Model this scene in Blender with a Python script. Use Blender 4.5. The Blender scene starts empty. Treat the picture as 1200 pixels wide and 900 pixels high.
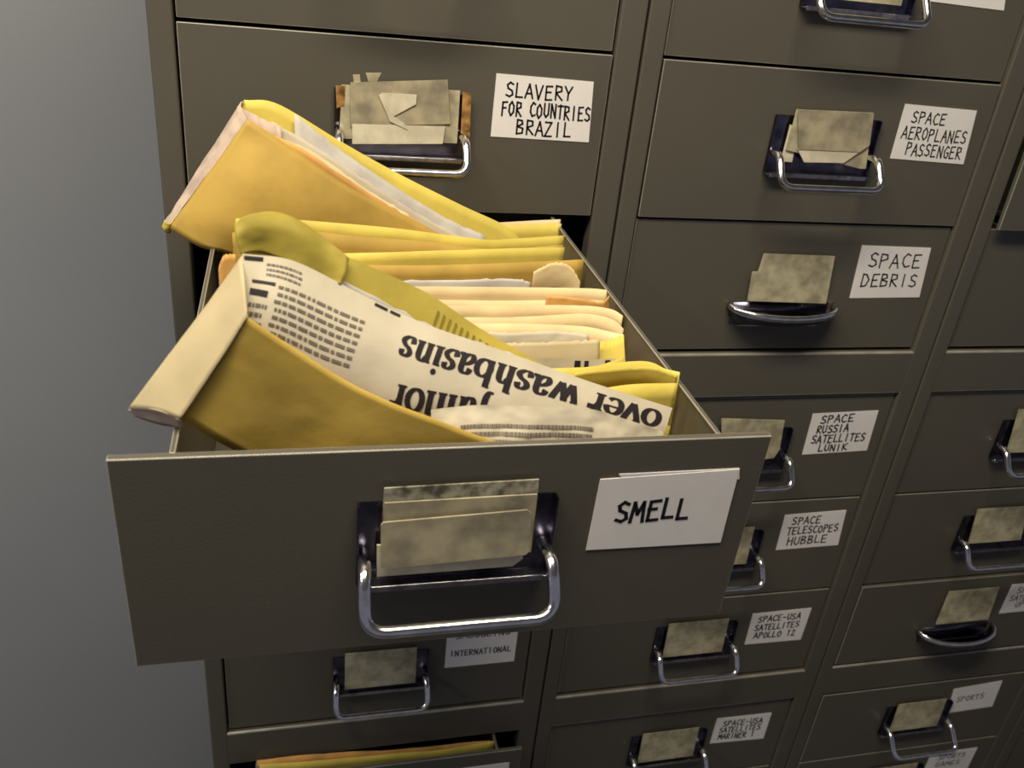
import bpy, math, random
from mathutils import Vector, Matrix, noise
random.seed(7)
C = bpy.context.scene
COL = C.collection

# ------------------------------------------------------------------ camera
cam = bpy.data.cameras.new('camera'); co = bpy.data.objects.new('camera', cam); COL.objects.link(co)
cam.sensor_fit = 'HORIZONTAL'; cam.sensor_width = 36.0
cam.lens = 1015.32 / 1200 * 36
cam.clip_start = 0.02
RM = [[0.9704873, 0.2404486, 0.0184077], [-0.2210747, 0.8565994, 0.4662226], [0.0963345, -0.4565326, 0.8844759]]
right = Vector((RM[0][0], RM[1][0], RM[2][0])); fwd = Vector((RM[0][1], RM[1][1], RM[2][1])); up = Vector((RM[0][2], RM[1][2], RM[2][2]))
M = Matrix.Identity(4)
for i in range(3):
    M[i][0] = right[i]; M[i][1] = up[i]; M[i][2] = -fwd[i]
M.translation = Vector((0.11945, -0.84560, 0.09062))
co.matrix_world = M
C.camera = co
cam.dof.use_dof = True
cam.dof.focus_distance = 0.72
cam.dof.aperture_fstop = 11

# ------------------------------------------------------------------ world, lights, exposure
w = bpy.data.worlds.new('room_ambient'); C.world = w; w.use_nodes = True
bg = w.node_tree.nodes['Background']; bg.inputs[0].default_value = (0.70, 0.72, 0.92, 1); bg.inputs[1].default_value = 0.17
def area(name, loc, rot, sx, sy, power, col):
    l = bpy.data.lights.new(name, 'AREA'); l.shape = 'RECTANGLE'; l.size = sx; l.size_y = sy; l.energy = power; l.color = col
    o = bpy.data.objects.new(name, l); o.location = loc; o.rotation_euler = rot; COL.objects.link(o); return o
area('fluorescent_tube_light', (0.0, -0.65, 0.985), (0, 0, 0), 1.2, 0.30, 30, (1.0, 0.91, 0.74))
area('far_fluorescent_tube_light', (-1.6, -0.6, 0.985), (0, 0, 0), 0.3, 1.2, 18, (0.95, 0.97, 1.0))
C.view_settings.view_transform = 'Standard'; C.view_settings.look = 'None'
C.view_settings.exposure = 0.0; C.view_settings.gamma = 1.0; C.view_settings.use_curve_mapping = False

# ------------------------------------------------------------------ materials
def mat(name, col, rough=0.5, metal=0.0, vary=0.12, scale=12.0, bump=0.0, bscale=60.0, col2=None, spec=0.5, stretch=None, trans=0.0, detail=4.0):
    m = bpy.data.materials.new(name); m.use_nodes = True
    nt = m.node_tree; b = nt.nodes['Principled BSDF']
    b.inputs['Roughness'].default_value = rough; b.inputs['Metallic'].default_value = metal
    b.inputs['Specular IOR Level'].default_value = spec
    tc = nt.nodes.new('ShaderNodeTexCoord'); mp = nt.nodes.new('ShaderNodeMapping')
    nt.links.new(tc.outputs['Object'], mp.inputs[0])
    if stretch: mp.inputs['Scale'].default_value = stretch
    n = nt.nodes.new('ShaderNodeTexNoise'); n.inputs['Scale'].default_value = scale; n.inputs['Detail'].default_value = detail
    nt.links.new(mp.outputs[0], n.inputs['Vector'])
    r = nt.nodes.new('ShaderNodeValToRGB')
    c2 = col2 if col2 else tuple(c * (1 - vary * 1.5) for c in col)
    r.color_ramp.elements[0].color = (*c2, 1); r.color_ramp.elements[0].position = 0.36
    r.color_ramp.elements[1].color = (*tuple(min(1, c * (1 + vary * 0.5)) for c in col), 1); r.color_ramp.elements[1].position = 0.64
    nt.links.new(n.outputs['Fac'], r.inputs[0]); nt.links.new(r.outputs[0], b.inputs['Base Color'])
    if bump:
        n2 = nt.nodes.new('ShaderNodeTexNoise'); n2.inputs['Scale'].default_value = bscale; n2.inputs['Detail'].default_value = 5
        nt.links.new(mp.outputs[0], n2.inputs['Vector'])
        bp = nt.nodes.new('ShaderNodeBump'); bp.inputs['Strength'].default_value = bump; bp.inputs['Distance'].default_value = 0.002
        nt.links.new(n2.outputs['Fac'], bp.inputs['Height']); nt.links.new(bp.outputs[0], b.inputs['Normal'])
    if trans:
        tr = nt.nodes.new('ShaderNodeBsdfTranslucent'); nt.links.new(r.outputs[0], tr.inputs['Color'])
        mx = nt.nodes.new('ShaderNodeMixShader'); mx.inputs[0].default_value = trans
        nt.links.new(b.outputs[0], mx.inputs[1]); nt.links.new(tr.outputs[0], mx.inputs[2])
        nt.links.new(mx.outputs[0], nt.nodes['Material Output'].inputs['Surface'])
    return m
STEEL = mat('taupe_grey_enamel', (0.108, 0.096, 0.072), 0.42, vary=0.05, scale=5, bump=0.05, bscale=500, spec=0.5)
EDGE = mat('rubbed_highlight_edge', (0.34, 0.31, 0.25), 0.26, vary=0.15, scale=30, spec=0.8)  # pale bevel colour paints in overhead highlights, along with some rub wear
STEELIN = mat('taupe_grey_enamel_inside', (0.165, 0.145, 0.115), 0.45, vary=0.06, scale=8)
DARKIN = mat('bare_dark_steel', (0.02, 0.02, 0.022), 0.6)
CHROME = mat('worn_chrome', (0.88, 0.86, 0.84), 0.17, 1.0, vary=0.12, scale=120)
PLATE = mat('dull_chrome_plate', (0.15, 0.14, 0.19), 0.25, 1.0, vary=0.3, scale=70)
LEDGE = mat('scuffed_chrome_ledge', (0.55, 0.53, 0.56), 0.28, 1.0, vary=0.3, scale=90)
RUST = mat('rusty_plate', (0.62, 0.33, 0.10), 0.5, 0.4, vary=0.5, scale=90)
CARD = mat('aged_index_card', (0.50, 0.45, 0.29), 0.75, vary=0.22, scale=55, col2=(0.30, 0.26, 0.17), spec=0.2)
CARDM = mat('stained_metal_label_plate', (0.44, 0.38, 0.24), 0.5, vary=0.25, scale=45, col2=(0.26, 0.225, 0.155), spec=0.35)
CARDL = mat('torn_card_backing', (0.74, 0.66, 0.48), 0.8, vary=0.12, scale=70, spec=0.15)
CARDD = mat('dirty_card_edge', (0.36, 0.33, 0.24), 0.8, vary=0.4, scale=130, col2=(0.10, 0.09, 0.06), spec=0.2)
STK = mat('white_paper_sticker', (0.93, 0.88, 0.82), 0.5, vary=0.03, scale=30, spec=0.3)
INK = mat('black_marker_ink', (0.012, 0.010, 0.012), 0.5, vary=0.1)
MAN = mat('manila_kraft', (0.56, 0.36, 0.075), 0.62, vary=0.16, scale=16, bump=0.35, bscale=42, spec=0.25, trans=0.06)
MANY = mat('yellow_kraft', (0.80, 0.63, 0.12), 0.58, vary=0.14, scale=14, bump=0.35, bscale=40, spec=0.25, trans=0.06)
MANC = mat('pale_buff_kraft', (0.88, 0.68, 0.36), 0.62, vary=0.12, scale=18, bump=0.3, bscale=45, spec=0.25, trans=0.06)
MANO = mat('orange_kraft', (0.82, 0.44, 0.13), 0.62, vary=0.18, scale=22, bump=0.3, bscale=50, spec=0.25, trans=0.05)
MANE = mat('ochre_kraft', (0.58, 0.39, 0.075), 0.6, vary=0.16, scale=13, bump=0.3, bscale=32, spec=0.25)
MANL = mat('cream_and_lit_kraft', (0.62, 0.50, 0.28), 0.62, vary=0.1, scale=14, bump=0.25, bscale=40, spec=0.25)  # light painted into the side fold's kraft; plain cream on the long card
FLAPM = mat('shaded_olive_kraft', (0.44, 0.34, 0.055), 0.6, vary=0.18, scale=22, bump=0.3, bscale=45, spec=0.2)  # darker olive paints shade onto the flap's underside
NEWS = mat('newsprint', (0.67, 0.585, 0.43), 0.75, vary=0.08, scale=22, bump=0.35, bscale=40, spec=0.15, trans=0.05)
NEWSG = mat('grey_newsprint', (0.60, 0.55, 0.48), 0.75, vary=0.15, scale=26, bump=0.3, bscale=50, spec=0.15)
NEWSP = mat('pinkish_paper', (0.66, 0.50, 0.38), 0.75, vary=0.15, scale=60, spec=0.15)
PRINT = mat('newspaper_ink', (0.018, 0.011, 0.013), 0.6, vary=0.1)
PRINTG = mat('small_newspaper_print', (0.20, 0.16, 0.12), 0.7, vary=0.2)
PERF = mat('dark_yellow_print', (0.42, 0.33, 0.05), 0.6, vary=0.2)
WALL = mat('grey_wall_paint', (0.33, 0.335, 0.345), 0.7, vary=0.03, scale=2.5, bump=0.1, bscale=120, spec=0.3)
CEIL = mat('white_ceiling_paint', (0.55, 0.54, 0.50), 0.9, vary=0.02)
FLOOR = mat('dark_vinyl_floor', (0.09, 0.09, 0.10), 0.5, vary=0.2, scale=6)
LAMPM = mat('white_lamp_housing', (0.8, 0.8, 0.8), 0.4)

# ------------------------------------------------------------------ builders
class MB:
    def __init__(s): s.V = []; s.F = []; s.m = []
    def quad(s, a, b, c, d, mi=0):
        n = len(s.V); s.V += [tuple(a), tuple(b), tuple(c), tuple(d)]; s.F.append((n, n+1, n+2, n+3)); s.m.append(mi)
    def poly(s, pts, mi=0):
        n = len(s.V); s.V += [tuple(p) for p in pts]; s.F.append(tuple(range(n, n+len(pts)))); s.m.append(mi)
    def box(s, x0, x1, y0, y1, z0, z1, mi=0):
        n = len(s.V)
        s.V += [(x0,y0,z0),(x1,y0,z0),(x1,y1,z0),(x0,y1,z0),(x0,y0,z1),(x1,y0,z1),(x1,y1,z1),(x0,y1,z1)]
        for f in ((0,3,2,1),(4,5,6,7),(0,1,5,4),(1,2,6,5),(2,3,7,6),(3,0,4,7)):
            s.F.append(tuple(n+i for i in f)); s.m.append(mi)
    def prism(s, poly, y0, y1, mi=0):      # poly in (x, z), counter-clockwise seen from the front, extruded y0 (front) to y1
        k = len(poly); n = len(s.V)
        s.V += [(x, y0, z) for x, z in poly] + [(x, y1, z) for x, z in poly]
        s.F.append(tuple(range(n, n+k))); s.m.append(mi)
        s.F.append(tuple(range(n+2*k-1, n+k-1, -1))); s.m.append(mi)
        for i in range(k):
            j = (i+1) % k
            s.F.append((n+i, n+k+i, n+k+j, n+j)); s.m.append(mi)
    def tube(s, pts, rad, seg=14, mi=0, flat=1.0):
        pts = [Vector(p) for p in pts]; n0 = len(s.V); prev = None
        for i, p in enumerate(pts):
            t = (pts[min(i+1, len(pts)-1)] - pts[max(i-1, 0)]).normalized()
            if prev is None:
                a = t.orthogonal().normalized()
            else:
                a = (prev - t * prev.dot(t)).normalized()
            prev = a; b = t.cross(a)
            r = rad[i] if isinstance(rad, (list, tuple)) else rad
            for k in range(seg):
                th = 2*math.pi*k/seg
                q = (a*math.cos(th) + b*math.sin(th)) * r
                q.z *= flat
                s.V.append(tuple(p + q))
        for i in range(len(pts)-1):
            for k in range(seg):
                a0 = n0+i*seg+k; a1 = n0+i*seg+(k+1) % seg
                s.F.append((a0, a1, a1+seg, a0+seg)); s.m.append(mi)
        s.F.append(tuple(n0+k for k in range(seg))[::-1]); s.m.append(mi)
        s.F.append(tuple(n0+(len(pts)-1)*seg+k for k in range(seg))); s.m.append(mi)
    def build(s, name, mats, parent=None, loc=(0,0,0), smooth=False, bevel=0, off=(0,0,0), edge=False):
        me = bpy.data.meshes.new(name)
        V = [(x-off[0], y-off[1], z-off[2]) for x, y, z in s.V]
        me.from_pydata(V, [], s.F)
        if not isinstance(mats, (list, tuple)): mats = [mats]
        for q in mats: me.materials.append(q)
        for p, mi in zip(me.polygons, s.m): p.material_index = mi; p.use_smooth = smooth
        me.update()
        o = bpy.data.objects.new(name, me); COL.objects.link(o)
        o.location = loc
        if parent: o.parent = parent
        if bevel:
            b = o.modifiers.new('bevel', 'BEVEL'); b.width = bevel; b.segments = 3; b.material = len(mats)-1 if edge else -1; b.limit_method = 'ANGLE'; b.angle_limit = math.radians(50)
            me.shade_smooth() if hasattr(me, 'shade_smooth') else None
            wn = o.modifiers.new('wn', 'WEIGHTED_NORMAL'); wn.keep_sharp = True
        return o
def tag(o, label=None, cat=None, group=None, kind=None):
    if label: o['label'] = label
    if cat: o['category'] = cat
    if group: o['group'] = group
    if kind: o['kind'] = kind
    return o
def thing(name, label, cat, loc, group=None):
    o = bpy.data.objects.new(name, None); o.empty_display_size = 0.02; COL.objects.link(o); o.location = loc
    return tag(o, label, cat, group)
def arc_path(pts, r, n=6):
    """polyline with rounded corners"""
    pts = [Vector(p) for p in pts]; out = [pts[0]]
    for i in range(1, len(pts)-1):
        a, b, c = pts[i-1], pts[i], pts[i+1]
        d1 = (a-b); d2 = (c-b); rr = min(r, d1.length*0.45, d2.length*0.45)
        p0 = b + d1.normalized()*rr; p2 = b + d2.normalized()*rr
        for k in range(n+1):
            t = k/n; out.append(p0*(1-t)**2 + b*2*t*(1-t) + p2*t*t)
    out.append(pts[-1]); return out

# ---- catmull-rom tensor patch
def cr(P, t):
    n = len(P)-1
    x = max(0.0, min(1.0, t))*n; i = min(int(x), n-1); f = x-i
    p1, p2 = P[i], P[i+1]
    p0 = P[i-1] if i > 0 else p1*2-p2
    p3 = P[i+2] if i+2 <= n else p2*2-p1
    return 0.5*((2*p1)+(p2-p0)*f+(2*p0-5*p1+4*p2-p3)*f*f+(3*p1-p0-3*p2+p3)*f**3)
class Patch:
    def __init__(s, rows, amp=0.0, freq=18.0, seed=0.0):
        s.rows = [[Vector(p) for p in r] for r in rows]; s.amp = amp; s.freq = freq; s.seed = seed
    def raw(s, u, v):
        return cr([cr(r, u) for r in s.rows], v)
    def __call__(s, u, v, off=0.0):
        p = s.raw(u, v)
        if s.amp or off:
            e = 0.01
            du = s.raw(min(1, u+e), v)-s.raw(max(0, u-e), v); dv = s.raw(u, min(1, v+e))-s.raw(u, max(0, v-e))
            n = du.cross(dv)
            n = n.normalized() if n.length > 1e-12 else Vector((0,-1,0))
            if n.y > 0: n = -n
            a = 0
            if s.amp:
                q = p*s.freq+Vector((s.seed, s.seed*1.7, 0))
                a = s.amp*(noise.noise(q)+0.45*noise.noise(q*2.3+Vector((5,1,2)))+0.25*(abs(noise.noise(q*3.7))*2-0.5))
            p = p + n*(a+off)
        return p
def sheet(name, rows, m, parent=None, nu=36, nv=14, amp=0.0, freq=18.0, seed=0.0, extra=None, mats2=(), thick=0.0005, off=None, rip=None):
    P = Patch(rows, amp, freq, seed)
    b = MB()
    for j in range(nv+1):
        for i in range(nu+1):
            v = j/nv
            p = P(i/nu, v)
            if rip and j == 0: p = p + Vector((0, 0, rip*noise.noise(Vector((i*0.9+seed, seed, 3)))))
            b.V.append(tuple(p))
    for j in range(nv):
        for i in range(nu):
            a = j*(nu+1)+i; b.F.append((a, a+1, a+nu+2, a+nu+1)); b.m.append(0)
    if off is None: off = parent.location if parent else (0,0,0)
    loc = (0,0,0)
    if parent is None:
        zs = min(v[2] for v in b.V); off = (b.V[0][0], b.V[0][1], zs); loc = off
    o = b.build(name, [m]+list(mats2), parent, loc=loc, smooth=True, off=off)
    if extra:                       # print ribbons joined into the same mesh, lifted a fraction of a millimetre
        e = MB(); extra(e, P)
        me = o.data; n = len(b.V)
        bm = MB(); bm.V = b.V + [tuple(p) for p in e.V]; bm.F = b.F + [tuple(i+n for i in f) for f in e.F]; bm.m = b.m + e.m
        bpy.data.objects.remove(o)
        o = bm.build(name, [m]+list(mats2), parent, loc=loc, smooth=True, off=off)
        return o
    if thick:
        s = o.modifiers.new('thickness', 'SOLIDIFY'); s.thickness = thick; s.offset = 0
    return o

# ---- ribbons
def ribbon(pts, w):
    """2-D polyline -> list of quads; w number or function(direction)"""
    out = []; n = len(pts)
    L = []; R = []
    for i in range(n):
        a = pts[max(i-1, 0)]; b = pts[min(i+1, n-1)]
        dx, dy = b[0]-a[0], b[1]-a[1]; l = math.hypot(dx, dy) or 1e-9; dx /= l; dy /= l
        ww = (w(dx, dy) if callable(w) else w)/2
        L.append((pts[i][0]-dy*ww, pts[i][1]+dx*ww)); R.append((pts[i][0]+dy*ww, pts[i][1]-dx*ww))
    for i in range(n-1): out.append((L[i], L[i+1], R[i+1], R[i]))
    return out
def seg_ribbon(pts, w):
    out = []
    for a, b in zip(pts[:-1], pts[1:]):
        dx, dy = b[0]-a[0], b[1]-a[1]; l = math.hypot(dx, dy) or 1e-9; dx /= l; dy /= l; e = w*0.42
        a2 = (a[0]-dx*e, a[1]-dy*e); b2 = (b[0]+dx*e, b[1]+dy*e); h = w/2
        out.append(((a2[0]-dy*h, a2[1]+dx*h), (b2[0]-dy*h, b2[1]+dx*h), (b2[0]+dy*h, b2[1]-dx*h), (a2[0]+dy*h, a2[1]-dx*h)))
    return out

# ---- hand-lettered capitals, unit box
HF = {
'A': [[(0,0),(.45,1),(.9,0)],[(.18,.36),(.75,.36)]], 'B': [[(.05,0),(.05,1),(.6,.95),(.68,.72),(.08,.53),(.75,.4),(.72,.08),(.05,0)]],
'C': [[(.8,.88),(.45,1),(.1,.7),(.08,.3),(.4,0),(.85,.1)]], 'D': [[(.05,0),(.08,1),(.5,.95),(.85,.55),(.6,.08),(.05,0)]],
'E': [[(.8,1),(.1,.97),(.08,0),(.8,.03)],[(.1,.52),(.65,.54)]], 'F': [[(.8,1),(.1,.96),(.08,0)],[(.1,.52),(.65,.54)]],
'G': [[(.8,.88),(.45,1),(.08,.6),(.2,.1),(.6,0),(.82,.2),(.82,.45),(.5,.45)]], 'H': [[(.08,1),(.08,0)],[(.8,1),(.8,0)],[(.08,.5),(.8,.53)]],
'I': [[(.4,1),(.4,0)]], 'K': [[(.08,1),(.08,0)],[(.8,1),(.1,.45),(.85,0)]], 'L': [[(.1,1),(.08,.02),(.8,.03)]],
'M': [[(0,0),(.12,1),(.45,.4),(.8,1),(.92,0)]], 'N': [[(.08,0),(.08,1),(.8,0),(.8,1)]],
'O': [[(.45,1),(.1,.75),(.08,.3),(.4,0),(.8,.25),(.82,.7),(.45,1)]], 'P': [[(.08,0),(.08,1),(.7,.95),(.78,.65),(.1,.48)]],
'R': [[(.08,0),(.08,1),(.7,.95),(.75,.65),(.1,.5),(.85,0)]], 'S': [[(.8,.88),(.45,1),(.12,.82),(.22,.58),(.7,.42),(.8,.15),(.45,0),(.05,.1)]],
'T': [[(0,.98),(.9,1)],[(.45,1),(.42,0)]], 'U': [[(.08,1),(.08,.25),(.4,0),(.78,.2),(.8,1)]], 'V': [[(0,1),(.42,0),(.85,1)]],
'X': [[(0,1),(.85,0)],[(.85,1),(0,0)]], 'Y': [[(0,1),(.42,.5),(.85,1)],[(.42,.5),(.38,0)]], 'Z': [[(.05,1),(.8,1),(.05,0),(.85,.02)]],
'1': [[(.25,.8),(.45,1),(.45,0)]], '2': [[(.1,.8),(.4,1),(.75,.8),(.1,0),(.85,.02)]], '-': [[(.15,.5),(.7,.5)]], ' ': [] }
def hand_text(b, S, text, u0, u1, v0, v1, w, mi=1, seed=1):
    """text in the box u0..u1, v0 (bottom)..v1 (top); S maps (u, v) in metres to 3-D"""
    rnd = random.Random(seed); n = len(text); cw = (u1-u0)/n
    for i, ch in enumerate(text):
        for st in HF.get(ch, []):
            jx = rnd.uniform(-.04, .04); jy = rnd.uniform(-.06, .06)
            pts = [(u0+(i+.08+(x+jx)*.86)*cw, v0+(y+jy)*(v1-v0)) for x, y in st]
            for q in seg_ribbon(pts, w): b.quad(*[S(p[0], p[1]) for p in q], mi)

# ---- bold serif lower case for the newspaper, x-height 1
def ell(cx, cy, rx, ry, a0, a1, n=22): return [(cx+rx*math.cos(math.radians(a0+(a1-a0)*i/n)), cy+ry*math.sin(math.radians(a0+(a1-a0)*i/n))) for i in range(n+1)]
def smooth(pts, n=5):
    P = [Vector((p[0], p[1], 0)) for p in pts]; k = (len(pts)-1)*n
    return [tuple(cr(P, i/k)[:2]) for i in range(k+1)]
SER = 'ser'
GL = {
'o': (.92, [ell(.46,.5,.35,.46,0,360)]),
'v': (.86, [[(.12,1),(.45,.02)], [(.45,.02),(.76,1)], [SER,(-.03,.98),(.32,.98)], [SER,(.6,.98),(.9,.98)]]),
'e': (.86, [ell(.45,.5,.34,.46,5,318), [SER,(.14,.56),(.78,.56)]]),
'r': (.72, [[(.26,0),(.26,1)], [SER,(.04,.03),(.5,.03)], [SER,(.04,.97),(.26,.97)], smooth([(.28,.62),(.42,.92),(.6,.95)]), [(.6,.98),(.6,.74)]]),
'w': (1.26, [[(.1,1),(.38,.02)], [(.38,.02),(.64,.95)], [(.56,1),(.84,.02)], [(.84,.02),(1.12,1)], [SER,(-.03,.98),(.3,.98)], [SER,(.45,.98),(.74,.98)], [SER,(1.0,.98),(1.26,.98)]]),
'a': (.86, [smooth([(.16,.74),(.24,.95),(.45,.99),(.6,.82),(.61,.4),(.62,.12),(.72,.02),(.84,.08)]), smooth([(.6,.58),(.3,.46),(.14,.24),(.24,.02),(.44,.04),(.6,.2)])]),
's': (.74, [smooth([(.6,.72),(.54,.94),(.34,.99),(.16,.82),(.26,.6),(.5,.44),(.62,.22),(.42,.02),(.18,.04),(.1,.3)])]),
'h': (1.0, [[(.24,0),(.24,1.42)], smooth([(.26,.72),(.44,.96),(.64,.9),(.72,.66),(.72,0)]), [SER,(.04,.03),(.44,.03)], [SER,(.52,.03),(.94,.03)], [SER,(.04,1.4),(.24,1.4)]]),
'n': (1.0, [[(.24,0),(.24,1)], smooth([(.26,.72),(.44,.96),(.64,.9),(.72,.66),(.72,0)]), [SER,(.04,.03),(.44,.03)], [SER,(.52,.03),(.94,.03)], [SER,(.04,.97),(.24,.97)]]),
'b': (.94, [[(.2,0),(.2,1.42)], ell(.5,.49,.33,.45,0,360), [SER,(.02,1.4),(.2,1.4)]]),
'i': (.52, [[(.26,0),(.26,1)], [SER,(.04,.03),(.5,.03)], [SER,(.04,.97),(.26,.97)], 'dot']),
'j': (.5, [smooth([(.28,1),(.28,.4),(.28,-.1),(.18,-.34),(.0,-.36)]), [SER,(.06,.97),(.28,.97)], 'dot']),
'u': (1.0, [smooth([(.24,1),(.24,.3),(.36,.04),(.56,.06),(.7,.28)]), [(.72,1),(.72,0)], [SER,(.04,.97),(.24,.97)], [SER,(.52,.97),(.72,.97)], [SER,(.72,.03),(.92,.03)]]),
' ': (.5, []) }
def serif_text(b, P, text, base0, base1, h0, h1, mi=1, off=0.0004):
    """upside-down headline: base0/base1 = (u, v) of the start and the end of the baseline; h = x-height as a fraction of v"""
    tot = sum(GL[c][0] for c in text); x = 0
    wf = lambda dx, dy: .10 + .20*abs(dy)**1.3
    for ch in text:
        adv, strokes = GL[ch]
        for st in strokes:
            if st == 'dot': quads = [[(.26+.15*math.cos(a), 1.33+.15*math.sin(a)) for a in (q, q+.785, q+1.571)] + [(.26, 1.33)] for q in (0, 1.571, 3.142, 4.712)]
            elif st[0] == SER: quads = ribbon(st[1:], .085)
            else:
                if len(st) == 2: st = [(st[0][0]+(st[1][0]-st[0][0])*k/4, st[0][1]+(st[1][1]-st[0][1])*k/4) for k in range(5)]
                quads = ribbon(st, wf)
            for q in quads:
                pp = []
                for px, py in q:
                    t = (x+px)/tot; u = base0[0]+(base1[0]-base0[0])*t; v = base0[1]+(base1[1]-base0[1])*t + py*(h0+(h1-h0)*t)
                    pp.append(P(max(0,min(1,u)), max(0,min(1,v)), off))
                b.poly(pp, mi)
        x += adv
def small_print(b, P, u0, u1, v0, v1, nlines, mi, seed, wlen=0.022, th=0.45, off=0.0004, skew=0.0):
    rnd = random.Random(seed); dv = (v1-v0)/nlines
    for k in range(nlines):
        u = u0 + rnd.uniform(0, .01); va = v0+dv*(k+.25); vb = va+dv*th
        while u < u1-.006:
            l = min(wlen*rnd.uniform(.35, 1.25), u1-u)
            s = skew*(u-u0)
            b.quad(P(u, va+s, off), P(u+l, va+s+skew*l, off), P(u+l, vb+s+skew*l, off), P(u, vb+s, off), mi); u += l + wlen*.22

# ------------------------------------------------------------------ the room
PITCH = 0.45; ZF = -1.62
def struct(name, b, m): return tag(b.build(name, m), kind='structure')
b = MB(); b.box(-3, 4, -3.2, 0.75, ZF-.05, ZF); struct('floor', b, FLOOR)
b = MB(); b.box(-3, 4, 0.49, 0.75, ZF, 1.05); struct('wall_back', b, WALL)
b = MB(); b.box(-3, 4, -3.2, 0.75, 1.05, 1.12); struct('ceiling', b, CEIL)
for lx, ly, sx, sy, lab in ((0.0, -0.65, 1.26, 0.36, 'white ceiling lamp housing above the open SMELL drawer'), (-1.6, -0.6, 0.36, 1.26, 'white ceiling lamp housing over the bare grey wall, left of the cabinets')):
    b = MB(); b.box(lx-sx/2, lx+sx/2, ly-sy/2, ly+sy/2, 1.0, 1.05); tag(b.build('ceiling_light', LAMPM), lab, 'lamp')

# ------------------------------------------------------------------ cabinets
ROWS = {'A': (.163, .0020), 'B': (-.0010, -.1600), 'C': (-.1630, -.3180), 'D': (-.3850, -.5440), 'E': (-.5470, -.7070), 'F': (-.7100, -.8650),
        'G': (-.9320, -1.0860), 'H': (-1.0890, -1.2480), 'I': (-1.2510, -1.4060)}
RAILS = [(.222, .167), (-.3225, -.3823), (-.8690, -.9281), (-1.4100, -1.4700)]
DX = 0.0245; DW = 0.396
def cabinet(i, label):
    x0 = i*PITCH
    root = thing('filing_cabinet', label, 'cabinet', (x0+PITCH/2, 0.3, ZF), 'taupe steel filing cabinets standing in a row')
    off = root.location
    g = .0011
    b = MB()
    b.box(x0+g, x0+.004, .006, .47, ZF+.03, .235); b.box(x0+PITCH-.004, x0+PITCH-g, .006, .47, ZF+.03, .235)
    b.box(x0+g, x0+PITCH-g, .466, .47, ZF+.03, .235)
    b.build('cabinet_body', STEELIN, root, off=off)
    b = MB(); b.box(x0+g, x0+PITCH-g, -.005, .47, .2355, .245); b.build('cabinet_top', STEEL, root, off=off, bevel=.002)
    b = MB(); b.box(x0+g, x0+PITCH-g, .012, .46, ZF, ZF+.1); b.build('plinth', STEEL, root, off=off, bevel=.002)
    for xa, xb in ((x0+g, x0+DX-.0022), (x0+DX+DW+.0022, x0+PITCH-g)):
        b = MB(); b.box(xa, xb, -.005, .016, ZF+.10, .235); b.build('stile', STEEL, root, off=off, bevel=.0022)
    for zt, zb in RAILS:
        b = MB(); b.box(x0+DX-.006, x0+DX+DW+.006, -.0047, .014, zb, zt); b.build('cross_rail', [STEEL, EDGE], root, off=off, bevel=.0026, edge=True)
    return root
def drawer(root, i, row, pull=0.0, droop=0.0, dx=0.0, label=None, depth=.455):
    zt, zb = ROWS[row]; h = zt-zb
    b = MB()
    b.box(0, DW, 0, .0055, -h, 0)                                  # front panel
    t = .0016; xa, xb = .031, DW-.033; top = -.001
    b.box(xa, xa+t, .0055, depth, -h+.012, top); b.box(xb-t, xb, .0055, depth, -h+.012, top)
    b.box(xa, xa+.0035, .0055, depth, top-.0012, top+.0006); b.box(xb-.0035, xb, .0055, depth, top-.0012, top+.0006)   # rolled rims
    b.box(xa, xb, .0055, depth, -h+.006, -h+.012); b.box(xa, xb, depth, depth+t, -h+.006, top)
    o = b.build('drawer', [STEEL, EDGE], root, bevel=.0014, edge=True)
    o.location = Vector((i*PITCH+DX+dx, -pull, zt-math.sin(droop)*pull)) - root.location
    if droop: o.rotation_euler = (droop, 0, 0)
    if label: o['label'] = label
    return o
def bail(d, cx=.195, zt=-.045, hw=.0625, drop=.066, out=.041, rust=False, platez=None):
    """chrome plate with a hinged wire pull"""
    b = MB(); z0 = zt-.060; m = RUST if rust else PLATE
    b.box(cx-hw+.001, cx+hw-.001, -.0012, 0, z0, zt)                                    # back plate
    b.box(cx-hw, cx-hw+.0012, -.0065, -.0012, z0, zt); b.box(cx+hw-.0012, cx+hw, -.0065, -.0012, z0, zt)   # side flanges
    b.build('handle_plate', m, d)
    b = MB(); b.box(cx-hw+.001, cx+hw-.001, -.0095, -.0012, z0-.0012, z0)
    b.box(cx-hw+.004, cx+hw-.004, -.0100, -.0086, z0-.0034, z0+.0012)
    b.build('plate_ledge', LEDGE, d, bevel=.0005)
    zp = zt-.038; zb = zt-drop
    pts = [(cx-hw+.005, -.001, zp), (cx-hw+.0035, -.022, zp+.001), (cx-hw+.003, -out, zb), (cx+hw-.003, -out, zb), (cx+hw-.0035, -.022, zp+.001), (cx+hw-.005, -.001, zp)]
    b = MB(); b.tube(arc_path(pts, .014, 8), .0040, 16); b.build('pull_handle', CHROME, d, smooth=True)
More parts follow.
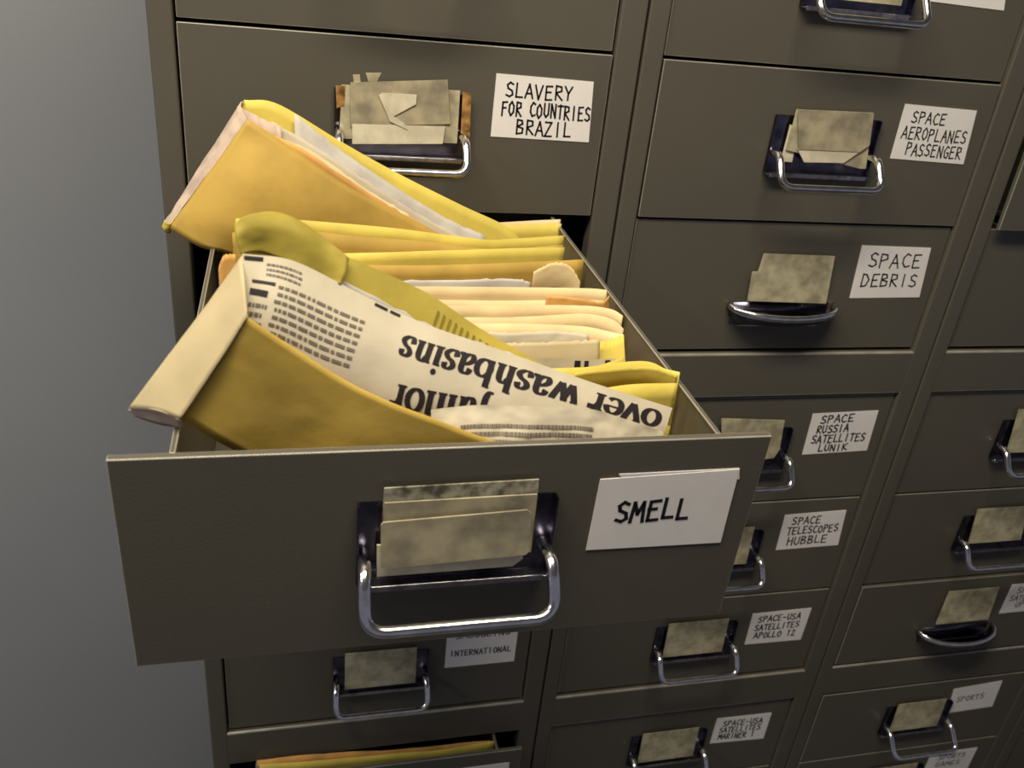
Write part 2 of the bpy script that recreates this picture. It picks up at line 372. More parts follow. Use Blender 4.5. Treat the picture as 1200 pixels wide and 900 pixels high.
def cup(d, cx=.198, z=-.098, hw=.068, out=.034):
    """half-moon pull: a bowed rim with a shallow cup under it"""
    n = 28; rim = []
    for k in range(n+1):
        a = math.pi*k/n; rim.append((cx-hw*math.cos(a), -.0015-out*math.sin(a)**.85, z-.004*math.sin(a)))
    b = MB(); b.tube(rim, .0030, 12, flat=1.35)
    for k in range(n):
        p, q = rim[k], rim[k+1]
        for s0, s1 in ((0, .33), (.33, .66), (.66, 1)):
            def low(r, s): return (cx+(r[0]-cx)*(1-.25*s*s), -.0008+(r[1]+.0008)*(1-s*s), z-.006-.020*s)
            b.quad(low(p, s0) if s0 else p, low(q, s0) if s0 else q, low(q, s1), low(p, s1), 1)
    b.box(cx-hw+.006, cx+hw-.006, -.0010, 0, z-.024, z+.003, 1)
    b.build('cup_handle', [CHROME, PLATE], d, smooth=True)  # chrome rim; darker shell metal puts shade into the cup's hollow
def card(d, quad, y=-.0045, m=CARD, lean=.003, t=.0010, name='index_card', label=None):
    """quad: (x, z) bottom-left, bottom-right, top-right, top-left"""
    b = MB(); n = len(b.V)
    zs = [q[1] for q in quad]; z0, z1 = min(zs), max(zs)
    f = lambda z: y + lean*(1-(z-z0)/(z1-z0+1e-9))*-1
    k = len(quad)
    b.V += [(x, f(z), z) for x, z in quad] + [(x, f(z)+t, z) for x, z in quad]
    b.F.append(tuple(range(k))); b.m.append(0); b.F.append(tuple(range(2*k-1, k-1, -1))); b.m.append(0)
    for i in range(k):
        j = (i+1) % k; b.F.append((i, k+i, k+j, j)); b.m.append(0)
    o = b.build(name, m, d, bevel=0)
    if label: o['label'] = label
    return o
def sticker(d, quad, lines, y=-.0006, lw=.0016, curl=0.0, label=None, seed=1):
    """quad: (x, z) bottom-left, bottom-right, top-right, top-left; lines: (text, u0, u1, v0, v1) as fractions"""
    A, B, Cc, D = [Vector((q[0], 0, q[1])) for q in quad]
    W = ((B-A).length+(Cc-D).length)/2; H = ((D-A).length+(Cc-B).length)/2
    def S(s, t, o=-.00014):
        u, v = s/W, t/H; p = A*(1-u)*(1-v)+B*u*(1-v)+Cc*u*v+D*(1-u)*v
        return (p.x, y+o, p.z)
    b = MB(); b.prism([(q[0], q[1]) for q in quad], y, -.00005)
    for k, (tx, u0, u1, v0, v1) in enumerate(lines):
        hand_text(b, S, tx, u0*W, u1*W, v0*H, v1*H, lw, 1, seed*31+k)
    o = b.build('label_sticker', [STK, INK], d)
    if label: o['label'] = label
    return o

cabs = [cabinet(0, 'taupe steel filing cabinet furthest left, its SMELL drawer pulled far out'),
        cabinet(1, 'taupe steel filing cabinet with the SPACE DEBRIS drawer, right of the open SMELL drawer'),
        cabinet(2, 'taupe steel filing cabinet third from the wall, cut by the right edge of the photo'),
        cabinet(3, 'taupe steel filing cabinet furthest right, only a dark sliver in the lower right corner')]
STQ = [(.284,-.084),(.382,-.084),(.380,-.025),(.285,-.025)]
CDQ = [(.148,-.096),(.241,-.096),(.241,-.036),(.148,-.036)]
D = {}
def std(i, row, pull=0.0, handle='bail', stq=None, lines=(), cdq=None, lw=.0016, label=None, hk={}, seed=1, droop=0.0, dx=0.0, cards=True):
    d = drawer(cabs[i], i, row, pull, droop, dx, label); D[i, row] = d
    if handle == 'bail': bail(d, **hk)
    else: cup(d, **hk)
    if cards: card(d, cdq or CDQ, y=-.0058 if handle == 'bail' else -.0035)
    if lines is not None: sticker(d, stq or STQ, lines, lw=lw, seed=seed)
    return d

# column 1
std(0, 'A', lines=())
d = std(0, 'B', pull=.004, cards=False, stq=[(0.28230, -0.08261), (0.38323, -0.08352), (0.38010, -0.02546), (0.28296, -0.02383)], seed=3, lw=.0018,
    lines=[('SLAVERY', .10, .80, .66, .88), ('FOR COUNTRIES', .08, 1.0, .36, .58), ('BRAZIL', .24, .82, .07, .30)])
card(d, [(0.13696, -0.08981), (0.24816, -0.08919), (0.24815, -0.04068), (0.13902, -0.04207)], y=-.0066, m=CARD, lean=.002, label='worn beige card behind the torn one')
card(d, [(0.14884, -0.09398), (0.23401, -0.08987), (0.23551, -0.07366), (0.14863, -0.07588)], y=-.0098, m=CARDL, lean=.0008, label='torn pale strip under the card')
card(d, [(0.14709, -0.07830), (0.24031, -0.07101), (0.23536, -0.03148), (0.14667, -0.03935)], y=-.0088, m=CARDM, lean=.0008, label='stained grey card with a pale torn patch')
card(d, [(0.19541, -0.09173), (0.20058, -0.07867), (0.18342, -0.07167), (0.17247, -0.04909), (0.17555, -0.04662), (0.20723, -0.04624), (0.20682, -0.05476), (0.18646, -0.06681), (0.19630, -0.07256), (0.20058, -0.07867), (0.20519, -0.09126)], y=-.0104, m=CARDL, lean=.0002, name='torn_patch')
for q in ([(0.14974, -0.03916), (0.15591, -0.03877), (0.15503, -0.03211), (0.14889, -0.03250)], [(0.16285, -0.03758), (0.17061, -0.03709), (0.17430, -0.02937), (0.16039, -0.03027)]): card(d, q, y=-.0080, m=CARD, lean=0, name='card_tab')
card(d, [(0.25151, -0.08903), (0.26086, -0.09022), (0.25893, -0.04235), (0.25064, -0.04130)], y=-.0074, m=RUST, lean=0, name='rust_stain')
card(d, [(0.13450, -0.06275), (0.14146, -0.06006), (0.14209, -0.04263), (0.13367, -0.04315)], y=-.0078, m=RUST, lean=0, name='rust_stain')
SM = lambda *p: [p]
d = std(0, 'C', pull=.421, droop=.0336, dx=-.0052, cards=False, label='drawer pulled far out, lettered SMELL, full of envelopes', stq=[(0.28260, -0.08478), (0.37999, -0.08614), (0.37883, -0.02488), (0.28340, -0.02774)], seed=11, lw=.0026,
    hk=dict(cx=.1945, zt=-.036, hw=.0615), lines=[('SMELL', .155, .715, .39, .66)])
card(d, [(0.30442, -0.03735), (0.38077, -0.03298), (0.37867, -0.02421), (0.29538, -0.02453)], y=-.0004, m=STK, lean=0, name='label_sticker', label='older sticker edge behind the SMELL sticker')
card(d, [(0.14837, -0.08242), (0.14779, -0.04366), (0.14820, -0.02346), (0.24168, -0.02236), (0.24263, -0.04992), (0.20593, -0.05526)], y=-.0050, m=CARDD, lean=.001, label='rearmost dirty card, top edge only')
card(d, [(0.14785, -0.08237), (0.14847, -0.03258), (0.24113, -0.03177), (0.24225, -0.07667)], y=-.0072, m=CARDM, lean=.001, label='second card, top edge showing')
card(d, [(0.14535, -0.08684), (0.23078, -0.08606), (0.23699, -0.08036), (0.23583, -0.06938), (0.14472, -0.06246)], y=-.0090, m=CARDL, lean=.0006, label='pale card edge under the front one')
card(d, [(0.14720, -0.07767), (0.15296, -0.07815), (0.23754, -0.07493), (0.23952, -0.07237), (0.23801, -0.04311), (0.23496, -0.04035), (0.14779, -0.04366), (0.14632, -0.04543)], y=-.0112, m=CARDM, lean=.0012, label='front card, brown and stained')
std(0, 'D'); std(0, 'E')
std(0, 'F', stq=[(.281,-.083),(.378,-.083),(.378,-.024),(.281,-.024)], seed=5, lines=[('SMUGGLING', .12, .9, .86, .99), ('INTERNATIONAL', .06, .94, .34, .50)], lw=.0016)
std(0, 'G', pull=.033, seed=6, label='drawer left slightly open with envelope tops showing')
std(0, 'H'); std(0, 'I')
# column 2
std(1, 'A', stq=[(0.27855, -0.08953), (0.36979, -0.09117), (0.36082, -0.05561), (0.27492, -0.05305)])
d = std(1, 'B', pull=.003, cards=False, stq=[(0.28377, -0.08432), (0.38038, -0.08679), (0.37484, -0.02807), (0.28285, -0.02610)], seed=8, lines=[('SPACE', .13, .62, .68, .88), ('AEROPLANES', .06, .96, .38, .60), ('PASSENGER', .17, .94, .09, .31)])
card(d, [(0.14850, -0.09208), (0.16185, -0.09241), (0.16040, -0.05750), (0.14932, -0.05369)], y=-.0060, m=CARDL, lean=0, name='card_edge')
card(d, [(0.15019, -0.07936), (0.24432, -0.09537), (0.25172, -0.09506), (0.24217, -0.03635), (0.15200, -0.03791)], y=-.0072, m=CARD, lean=.001, label='beige card bent at its lower edge')
card(d, [(0.17377, -0.09098), (0.22136, -0.08983), (0.23746, -0.07713), (0.16173, -0.07702)], y=-.0098, m=CARDL, lean=0, name='card_fold', label='pale fold under the card')
card(d, [(0.16298, -0.07786), (0.23746, -0.07713), (0.24662, -0.06937), (0.24115, -0.03641), (0.15200, -0.03791)], y=-.0104, m=CARDM, lean=0, name='index_card')
std(1, 'C', handle='cup', cards=False, stq=[(0.28687, -0.08918), (0.38344, -0.08754), (0.37701, -0.02469), (0.28308, -0.02347)], seed=9, lines=[('SPACE', .14, .92, .60, .86), ('DEBRIS', .10, .92, .22, .46)], lw=.0019)
d = D[1, 'C']
card(d, [(0.14936, -0.09099), (0.25258, -0.09371), (0.24758, -0.03549), (0.15674, -0.03410), (0.15465, -0.05548), (0.14717, -0.05558)], y=-.0060, lean=.001)
std(1, 'D', pull=0, cards=False, stq=[(0.28499, -0.08786), (0.38140, -0.08554), (0.37914, -0.02408), (0.28353, -0.02619)], seed=10, lines=[('SPACE', .14, .66, .76, .94), ('RUSSIA', .12, .62, .52, .70), ('SATELLITES', .08, .92, .27, .46), ('LUNIK', .22, .68, .05, .21)], lw=.0020)
card(D[1, 'D'], [(0.16679, -0.08890), (0.23855, -0.08575), (0.24380, -0.07301), (0.24115, -0.03108), (0.15249, -0.02574)], y=-.0062)
std(1, 'E', stq=[(0.28783, -0.08288), (0.38588, -0.08179), (0.38065, -0.02081), (0.28629, -0.02309)], seed=12, lines=[('SPACE', .14, .62, .70, .90), ('TELESCOPES', .10, .94, .42, .62), ('HUBBLE', .14, .80, .12, .34)], lw=.0020)
std(1, 'F', stq=[(0.28199, -0.09555), (0.37598, -0.09672), (0.37698, -0.03466), (0.28115, -0.03580)], seed=13, lines=[('SPACE-USA', .12, .86, .70, .88), ('SATELLITES', .10, .88, .44, .62), ('APOLLO 12', .12, .86, .18, .36)], lw=.0020)
std(1, 'G', stq=[(0.27141, -0.08290), (0.36734, -0.08740), (0.36752, -0.02915), (0.27230, -0.02746)], seed=14, lines=[('SPACE-USA', .14, .88, .66, .86), ('SATELLITES', .10, .88, .40, .60), ('MARINER 1', .12, .80, .14, .34)], lw=.0020)
std(1, 'H'); std(1, 'I')
# column 3
std(2, 'A'); std(2, 'B', pull=.014, lines=()); std(2, 'C', lines=(), handle='cup')
std(2, 'D', cdq=[(.152,-.094),(.245,-.094),(.240,-.026),(.146,-.026)]); std(2, 'E', cdq=[(.152,-.090),(.245,-.090),(.237,-.030),(.147,-.030)])
std(2, 'F', pull=.004, handle='cup', cdq=[(.153,-.083),(.250,-.083),(.248,-.020),(.156,-.020)], seed=16, stq=[(.274,-.079),(.370,-.079),(.370,-.020),(.274,-.020)], lines=[('SPACE', .15, .7, .68, .88), ('SATELLITES', .08, .95, .42, .60), ('JUPITER', .16, .8, .18, .36)])
std(2, 'G', pull=.004, seed=17, stq=[(0.26132, -0.07845), (0.35249, -0.07591), (0.34755, -0.01435), (0.25269, -0.02084)], lines=[('SPORTS', .12, .72, .42, .62)], hk=dict(out=.050))
std(2, 'H', pull=.004, seed=18, stq=[(.268,-.084),(.365,-.084),(.365,-.024),(.268,-.024)], lines=[('SPORTS', .2, .8, .68, .86), ('GAMES', .2, .75, .38, .56)]); std(2, 'I')
for r in 'ABCDEFGHI': std(3, r, lines=() if r == 'A' else ())

# ------------------------------------------------------------------ things in the open drawer
def fz(y): return -.163 - .1428 + .0336*y      # inner floor of the drooping drawer
def down(pts, z=None, dy=0.0, dx=0.0): return [(x+dx, y+dy, (fz(y)+.002) if z is None else z) for x, y, z_ in pts]
def mid(a, b, t=.5, dy=0.0): return [tuple(p[k]*(1-t)+q[k]*t+(dy if k == 1 else 0) for k in range(3)) for p, q in zip(a, b)]
GRP = 'kraft envelopes filed upright in the open drawer'
def pocket(name, label, front, back, m, m2=None, zf=None, amp=.0012, seed=1.0, flap=None):
    xs = [p[0] for p in front]; ys = [p[1] for p in front+back]
    root = thing(name, label, 'envelope', ((min(xs)+max(xs))/2, sum(ys)/len(ys), fz(sum(ys)/len(ys))), GRP)
    bf = down(front, zf); bb = down(back, zf)
    bb = [(x, y-(y-bf[min(i, len(bf)-1)][1])*.6, z) for i, (x, y, z) in enumerate(bb)]
    sheet('front_sheet', [front, mid(front, bf, .35, -.0015), mid(front, bf, .7, -.001), bf], m, root, amp=amp, seed=seed)
    sheet('back_sheet', [back, mid(back, bb, .4, .001), bb], m2 or m, root, amp=amp, seed=seed+4)
    return root
def clip(label, top, m=NEWS, dep=.03, lean=0.0, amp=.0014, seed=1.0, name='newspaper_clipping', cat='paper', extra=None, mats2=(), group=None):
    bot = [(x, y-lean, z-dep) for x, y, z in top]
    o = sheet(name, [top, mid(top, bot, .5, -.001), bot], m, None, amp=amp, seed=seed, nu=30, nv=8, extra=extra, mats2=mats2, rip=.0018)
    return tag(o, label, cat, group)

# --- the big tilted envelope at the back
e = thing('large_envelope', 'big tilted manila envelope at the back, its left end high over the drawer edge', 'envelope', (.17, -.058, -.30), 'bulging tilted envelopes leaning out of the drawer')
F0 = [(0.08376, -0.08800, -0.06275), (0.10707, -0.09000, -0.07634), (0.15937, -0.09400, -0.11054), (0.20039, -0.09200, -0.13162), (0.24409, -0.08800, -0.15375), (.300,-0.084,-.190), (.325,-0.080,-.203)]
FB = [(0.01657, -0.09800, -0.15391), (0.04235, -0.10800, -0.16640), (0.06938, -0.10800, -0.17577), (.110,-0.098,-.220), (.150,-0.096,-.245), (.205,-0.092,-.272), (.258,-0.086,-.300)]
fm = mid(F0, FB, .3, -.010); fm2 = mid(F0, FB, .68, -.009); fm[0] = mid(F0, FB, .3)[0]; fm2[0] = mid(F0, FB, .68)[0]
sheet('front_sheet', [F0, fm, fm2, FB], MAN, e, nu=44, nv=20, amp=.0013, seed=2, freq=14)
B0 = [(0.08035, -0.06000, -0.05240), (0.10798, -0.05600, -0.05503), (0.16126, -0.05400, -0.08459), (0.21519, -0.05400, -0.11211), (0.27260, -0.05400, -0.13822), (0.32433, -0.05600, -0.16135), (.345,-0.060,-.190)]
BBt = [(x-.045, y-.022, z-.11) for x, y, z in B0]; BBt = [(x, y, max(z, -.300)) for x, y, z in BBt]
sheet('back_sheet', [B0, mid(B0, BBt, .5, .0), BBt], MANY, e, nu=40, nv=14, amp=.0010, seed=5)
L0 = [(0.08037, -0.06100, -0.05292), (0.07798, -0.07000, -0.05418), (0.08376, -0.08800, -0.06275)]
L1 = [(0.01002, -0.06800, -0.15917), (0.00899, -0.07800, -0.16058), (0.01575, -0.09200, -0.15587)]
sheet('end_gusset', [L0, mid(L0, L1, .5), L1], NEWSP, e, nu=10, nv=20, amp=.0012, seed=8, freq=40)
T0 = [(0.02224, -0.09400, -0.14467), (0.01827, -0.09800, -0.14943), (0.01476, -0.10000, -0.14596)]; T1 = [(0.01770, -0.09400, -0.15966), (0.01431, -0.09800, -0.15694), (0.01227, -0.10000, -0.15190)]
sheet('torn_corner', [T0, T1], MANY, e, nu=8, nv=6, amp=.0016, seed=9, freq=90)
clip('grey newspaper strip in the mouth of the big rear envelope', [(0.12127, -0.06200, -0.06094), (0.16094, -0.06100, -0.09048), (0.20706, -0.06000, -0.12026), (0.25598, -0.06000, -0.14846), (0.29637, -0.06200, -0.16518)], NEWSG, .035, .012, seed=3)
clip('cream paper strip before the grey newspaper in the rear envelope', [(0.10224, -0.07000, -0.06676), (0.13868, -0.07000, -0.08648), (0.18308, -0.07000, -0.11457), (0.23027, -0.07000, -0.14288), (0.27591, -0.07000, -0.16636)], NEWS, .03, .004, seed=6)
clip('brownish paper strip just behind the face of the rear envelope', [(0.08993, -0.08000, -0.07097), (0.12426, -0.08100, -0.08463), (0.16739, -0.08100, -0.11223), (0.20550, -0.08000, -0.13504), (0.24163, -0.07800, -0.15463)], MANO, .03, .002, seed=7)
clip('thin pale slip between the brown and cream papers of the rear envelope', [(0.10688, -0.07600, -0.07801), (0.13849, -0.07600, -0.09094), (0.18273, -0.07600, -0.12064), (0.22182, -0.07500, -0.14320)], MANC, .03, .002, seed=12)
clip('pinkish papers poking out of the left end of the rear envelope', [(0.07542, -0.07400, -0.05496), (0.09008, -0.07400, -0.06173), (0.11052, -0.07400, -0.07116)], NEWSP, .09, .010, seed=15)

# --- upright envelopes, from the back to the front
pocket('envelope', 'yellow envelope in the far right corner of the open drawer', [(0.27857, -0.03000, -0.16400), (0.33055, -0.03000, -0.16436), (0.38185, -0.03000, -0.16122)], [(0.28444, -0.02200, -0.16638), (0.33279, -0.02000, -0.16394), (0.38294, -0.02200, -0.15924)], MANY, MANC, seed=21)
pocket('envelope', 'yellow envelope with a wavy top edge just in front of the big tilted rear one',
       [(0.06933, -0.12100, -0.14805), (0.11597, -0.12100, -0.14467), (0.17282, -0.11800, -0.15029), (0.23305, -0.11200, -0.15559), (0.29756, -0.10400, -0.16422), (0.36231, -0.10400, -0.15877)],
       [(0.07226, -0.11600, -0.13788), (0.11612, -0.11500, -0.13769), (0.19520, -0.11100, -0.14360), (0.28214, -0.09800, -0.15682), (0.31633, -0.09000, -0.15873), (0.36720, -0.08800, -0.15488)], MAN, MANY, seed=23, amp=.0016)
pocket('envelope', 'manila envelope with pale upper fold, third from the back',
       [(0.07791, -0.13600, -0.16777), (0.15769, -0.13400, -0.17024), (0.23108, -0.13200, -0.17062), (0.30811, -0.13000, -0.16776), (0.37577, -0.12800, -0.16411)],
       [(0.07741, -0.12400, -0.16762), (0.15827, -0.12200, -0.16456), (0.23226, -0.12000, -0.16152), (0.31043, -0.11600, -0.15898), (0.36099, -0.11400, -0.15783)], MAN, MANY, seed=25)
clip('white paper corner with faint print behind the orange-edged envelope', [(0.32002, -0.16000, -0.16442), (0.33742, -0.15800, -0.15706), (0.35338, -0.15800, -0.15996), (0.36408, -0.16000, -0.17342)], MANC, .025, 0, seed=27, name='paper_slip')
clip('grey paper edges between two envelopes in the middle of the drawer', [(0.17667, -0.16800, -0.17155), (0.24818, -0.16600, -0.17078), (0.30061, -0.16400, -0.17019), (0.31769, -0.16400, -0.17314)], NEWSG, .02, 0, seed=28, amp=.0022)
pocket('envelope', 'pale buff envelope with a torn orange right corner',
       [(0.18020, -0.20800, -0.17027), (0.24873, -0.20600, -0.17290), (0.32098, -0.20400, -0.17335), (0.36656, -0.20200, -0.17394), (0.37776, -0.20000, -0.17784)],
       [(0.18166, -0.19000, -0.16734), (0.25152, -0.18800, -0.16822), (0.32525, -0.18600, -0.16910), (0.36334, -0.18600, -0.16954), (0.38059, -0.18800, -0.17017)], MANC, MANC, seed=31)
clip('torn orange paper scrap at the right corner of the buff envelope', [(0.31856, -0.21000, -0.16637), (0.34761, -0.21200, -0.16839), (0.36826, -0.20800, -0.17300), (0.37655, -0.20000, -0.17005)], MANO, .02, 0, seed=32, name='paper_slip', amp=.003)
pocket('envelope', 'buff envelope with a rounded right end curling down',
       [(0.21475, -0.25000, -0.16872), (0.28087, -0.25000, -0.16872), (0.33791, -0.24400, -0.16839), (0.36287, -0.24600, -0.17194), (0.37425, -0.25000, -0.17913)],
       [(0.21744, -0.23000, -0.16741), (0.28581, -0.22800, -0.16800), (0.34340, -0.22600, -0.16862), (0.36874, -0.22800, -0.17071), (0.37834, -0.23400, -0.17416)], MANC, MANC, seed=35, amp=.0018)
pocket('envelope', 'cream and yellow envelope holding a long cream card',
       [(0.23900, -0.33000, -0.17182), (0.27517, -0.33000, -0.17239), (0.31860, -0.33000, -0.17173), (0.33538, -0.32800, -0.16894), (0.34699, -0.32200, -0.16797)],
       [(0.23872, -0.26200, -0.16835), (0.27811, -0.26200, -0.16841), (0.33204, -0.26400, -0.16978), (0.35341, -0.26800, -0.17238), (0.36384, -0.27600, -0.17167)], MANY, MANC, seed=37)
clip('yellow closed end flap of the envelope with the cream card', [(0.34141, -0.28400, -0.17355), (0.35160, -0.28200, -0.17313), (0.36212, -0.28000, -0.16983)], MANY, .05, .03, seed=38, name='paper_slip', amp=.0006)
clip('long cream card lying in the yellow envelope', [(0.26511, -0.29200, -0.17063), (0.29727, -0.29200, -0.17018), (0.33950, -0.29000, -0.16933)], MANL, .022, .006, seed=39, name='paper_slip', amp=.0004)
clip('crumpled newspaper edge behind the long cream card', [(0.24904, -0.27600, -0.16832), (0.27506, -0.27600, -0.16982), (0.30800, -0.27600, -0.16856), (0.33547, -0.27600, -0.17152)], NEWS, .02, .004, seed=40, amp=.003)
clip('white newspaper edge with two black spots in front of the cream card', [(0.26449, -0.32200, -0.16896), (0.29538, -0.32200, -0.16869), (0.32081, -0.32200, -0.16968), (0.34220, -0.32000, -0.17026)], NEWS, .02, 0, seed=41, mats2=(PRINT,),
     extra=lambda b, P: [b.quad(P(u, .05, .0005), P(u+w, .05, .0005), P(u+w, .35, .0005), P(u, .35, .0005), 1) for u, w in ((.52, .06), (.62, .045), (.86, .07))])
pocket('envelope', 'bright yellow envelope in the front right corner with a stamped box',
       [(0.27395, -0.37600, -0.16136), (0.29691, -0.37800, -0.16579), (0.31117, -0.37800, -0.16361), (0.33821, -0.37600, -0.16146), (0.36700, -0.37200, -0.16352)],
       [(0.28096, -0.35000, -0.16237), (0.30564, -0.34800, -0.16313), (0.35075, -0.34500, -0.16006), (0.36825, -0.34800, -0.16477), (0.37765, -0.35200, -0.16555)], MANY, MANY, seed=43)
def stamp(b, P):
    for k in range(9): b.quad(P(.25+.05*k, .10, .0004), P(.27+.05*k, .10, .0004), P(.27+.05*k, .32, .0004), P(.25+.05*k, .32, .0004), 1)
clip('yellow folded flap standing up in the front right envelope', [(0.28589, -0.36400, -0.16164), (0.31258, -0.36200, -0.15808), (0.34955, -0.36000, -0.15712), (0.37168, -0.36200, -0.16296)], MANY, .02, -.004, seed=44, name='paper_slip', amp=.0008)

# --- the front envelope, stuffed with newspaper
e = thing('large_envelope', 'bulging ochre envelope behind the drawer front, stuffed with newspaper, overhanging the left side', 'envelope', (.20, -.39, -.31), 'bulging tilted envelopes leaning out of the drawer')
G0 = [(0.09334, -0.40000, -0.10242), (0.11601, -0.40300, -0.11886), (0.14350, -0.40600, -0.13780), (0.16740, -0.40900, -0.15045), (0.19839, -0.41100, -0.16384), (0.23455, -0.41150, -0.17961), (0.30415, -0.41100, -0.20756)]
G1 = [(0.05465, -0.39600, -0.16671), (0.08206, -0.39700, -0.18757), (0.11664, -0.39800, -0.21257), (0.14426, -0.40200, -0.22646), (0.18116, -0.40400, -0.24172), (0.23173, -0.40500, -0.26027), (.330,-.405,-.312)]
g1 = mid(G0, G1, .5); 
sheet('front_sheet', [G0, mid(G0, G1, .33, .0), g1, G1], MANE, e, nu=48, nv=20, amp=.0010, seed=51, freq=14)
K0 = [(0.09188, -0.38000, -0.07601), (0.09327, -0.39200, -0.08607), (0.09428, -0.40150, -0.10227)]
K1 = [(0.05974, -0.37800, -0.12179), (0.06844, -0.39000, -0.12099), (0.07611, -0.40150, -0.13258)]
K2 = [(0.02456, -0.37600, -0.17105), (0.04023, -0.38800, -0.16641), (0.05563, -0.40000, -0.16499)]
sheet('side_fold', [K0, K1, K2], MANL, e, nu=12, nv=26, amp=.0007, seed=53)
U0 = [(0.02410, -0.37400, -0.17273), (0.04037, -0.38800, -0.16475), (0.05556, -0.39950, -0.16527)]; U1 = [(0.02694, -0.37200, -0.17852), (0.04110, -0.38400, -0.17717), (0.05583, -0.39500, -0.17403)]
sheet('fold_underside', [U0, U1], NEWSP, e, nu=10, nv=4, amp=0)
H0 = [(0.09416, -0.37000, -0.07559), (0.14519, -0.36600, -0.08056), (0.16489, -0.36400, -0.08825), (0.19867, -0.36200, -0.10540), (0.22924, -0.36200, -0.12631), (0.26397, -0.36400, -0.14645), (0.29358, -0.36800, -0.16223), (0.33597, -0.37400, -0.17924), (0.36444, -0.38000, -0.19259)]
H1 = [(x-.02, y-.013, z-.06) for x, y, z in H0]
H2 = [(x-.02, y-.018, max(z-.11, fz(y)+.004)) for x, y, z in H0]
def perf(b, P):
    for k in range(13):
        u = .40+.016*k; b.quad(P(u, .045, .0005), P(u+.006, .045, .0005), P(u+.007, .12, .0005), P(u+.002, .12, .0005), 1)
sheet('back_sheet', [H0, H1, H2], MANY, e, nu=48, nv=16, amp=.0008, seed=55, extra=perf, mats2=(PERF,))
J0 = [(0.08781, -0.37200, -0.06057), (0.09496, -0.37000, -0.05625), (0.10910, -0.36200, -0.05636), (0.12186, -0.36200, -0.06086), (0.13669, -0.36400, -0.07077), (0.14940, -0.36800, -0.08079)]
J1 = [(0.08872, -0.37800, -0.06620), (0.09924, -0.37300, -0.06281), (0.11259, -0.36900, -0.06474), (0.12624, -0.37000, -0.07047), (0.13784, -0.37100, -0.08042), (0.14767, -0.37400, -0.08630)]
J2 = [(0.09192, -0.38000, -0.07504), (0.10103, -0.37400, -0.07602), (0.11452, -0.37300, -0.08109), (0.12692, -0.37400, -0.08659), (0.13626, -0.37500, -0.09068), (0.14423, -0.37700, -0.09343)]
o = sheet('crumpled_flap', [J0, J1, J2], FLAPM, e, nu=30, nv=16, amp=.0016, seed=58, freq=40); o['label'] = 'underside of the crumpled flap, shade painted in olive'

def newsA(b, P):
    serif_text(b, P, 'over washbasins', (.985, .095), (.462, .150), .235, .155, 1)
    serif_text(b, P, 'junior', (.675, .50), (.475, .525), .20, .17, 1)
    small_print(b, P, .14, .37, .20, .58, 7, 2, 3, .020, .40, skew=-.17)
    small_print(b, P, .03, .12, .36, .62, 4, 2, 9, .022, .42)
    b.quad(P(.035,.20,.0005), P(.13,.20,.0005), P(.13,.223,.0005), P(.035,.223,.0005), 1)
    b.quad(P(.03,.27,.0005), P(.11,.275,.0005), P(.11,.32,.0005), P(.03,.315,.0005), 1)
    b.quad(P(.005,.015,.0005), P(.07,.015,.0005), P(.07,.045,.0005), P(.005,.045,.0005), 1)
    small_print(b, P, .08, .2, .05, .17, 3, 2, 17, .012, .4)
    small_print(b, P, .37, .45, .006, .035, 1, 1, 19, .03, .7)
A0 = [(0.09206, -0.38200, -0.07385), (0.11913, -0.37800, -0.07920), (0.15441, -0.37600, -0.09842), (0.19482, -0.37600, -0.11828), (0.24298, -0.37800, -0.13526), (0.30001, -0.38200, -0.15566), (0.35865, -0.38800, -0.17334)]
A1 = [(0.09152, -0.39000, -0.09424), (0.11192, -0.39200, -0.09879), (0.14509, -0.39100, -0.11837), (0.18574, -0.39000, -0.13615), (0.23512, -0.38900, -0.15129), (0.29335, -0.39100, -0.16853), (0.35392, -0.39400, -0.18656)]
A2 = [(0.08429, -0.39400, -0.12026), (0.10453, -0.39800, -0.12373), (0.13675, -0.39850, -0.14376), (0.17874, -0.39800, -0.16024), (0.22895, -0.39700, -0.17295), (0.28730, -0.39700, -0.18741), (0.34853, -0.39800, -0.20500)]
A3 = [(x, y+.002, z-.03) for x, y, z in A2]
o = sheet('newspaper_clipping', [A0, A1, A2, A3], NEWS, None, nu=54, nv=22, amp=.0009, seed=61, freq=16, extra=newsA, mats2=(PRINT, PRINTG))
tag(o, 'newspaper cutting with the upside-down headline over washbasins', 'newspaper')
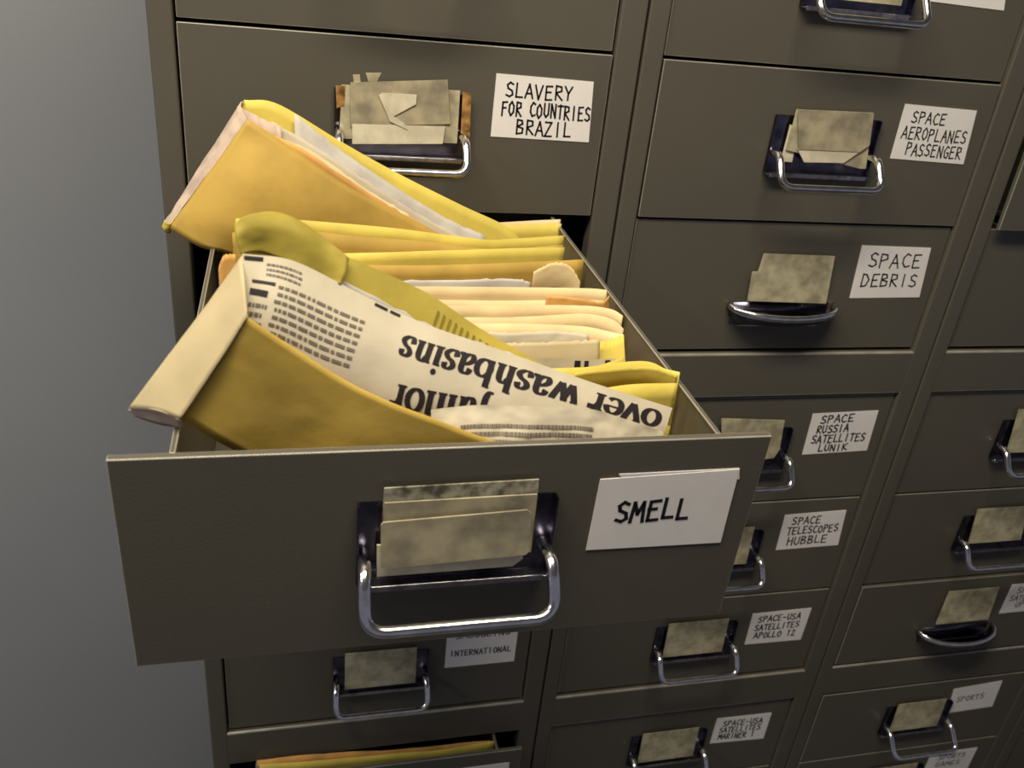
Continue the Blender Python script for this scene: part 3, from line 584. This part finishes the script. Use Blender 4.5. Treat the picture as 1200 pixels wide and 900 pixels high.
def crumple(b, P): small_print(b, P, .12, .62, .26, .62, 3, 1, 5, .010, .5, off=.0006)
R0 = [(0.19653, -0.39920, -0.16356), (0.22510, -0.39850, -0.16183), (0.25746, -0.39800, -0.16361), (0.29658, -0.39800, -0.16655), (0.32373, -0.39800, -0.17548), (0.35088, -0.39800, -0.18537)]
R1 = [(x, y-.0080, z-.018) for x, y, z in R0]; R2 = [(x, y-.0110, z-.04) for x, y, z in R0]
o = sheet('newspaper_clipping', [R0, R1, R2], NEWS, None, nu=60, nv=22, amp=.0026, seed=63, freq=40, extra=crumple, mats2=(PRINTG,))
tag(o, 'creased blank paper lying below the washbasins headline, against the drawer front', 'newspaper')
clip('grey newspaper edge between the headline cutting and the yellow envelope back', [(0.11234, -0.37200, -0.07601), (0.13546, -0.37100, -0.08760), (0.16475, -0.37000, -0.10344), (0.20110, -0.37000, -0.12321), (0.23613, -0.37200, -0.13515), (0.27299, -0.37400, -0.14891)], NEWSG, .025, .0, seed=65, amp=.0008)
clip('small orange envelope end peeping out at the left of the front envelope', [(0.07227, -0.30000, -0.11343), (0.07581, -0.30000, -0.10485), (0.08293, -0.29800, -0.10430)], MANO, .03, 0, seed=67, name='paper_slip', amp=.0004)

# --- envelopes in the slightly open drawer below
GRP = 'envelope tops in the drawer left ajar'
def low(label, top, m, seed):
    bot = [(x, y, -1.070) for x, y, z in top]
    o = sheet('envelope', [top, mid(top, bot, .4, .001), bot], m, None, amp=.0012, seed=seed, nu=30, nv=8)
    tag(o, label, 'envelope', GRP)
low('brown envelope top behind the yellow one in the drawer left ajar at the bottom', [(0.05732, -0.00800, -0.92152), (0.10631, -0.01000, -0.91942), (0.16880, -0.01000, -0.92365), (0.25123, -0.00900, -0.93233), (0.32413, -0.00900, -0.93441), (0.38035, -0.00900, -0.93691)], MANO, 71)
low('yellow envelope top at the front of the drawer left ajar at the bottom', [(0.06088, -0.01600, -0.92070), (0.14562, -0.01700, -0.92633), (0.22658, -0.01700, -0.92876), (0.31052, -0.01700, -0.93303), (0.38324, -0.01600, -0.92917)], MANY, 73)
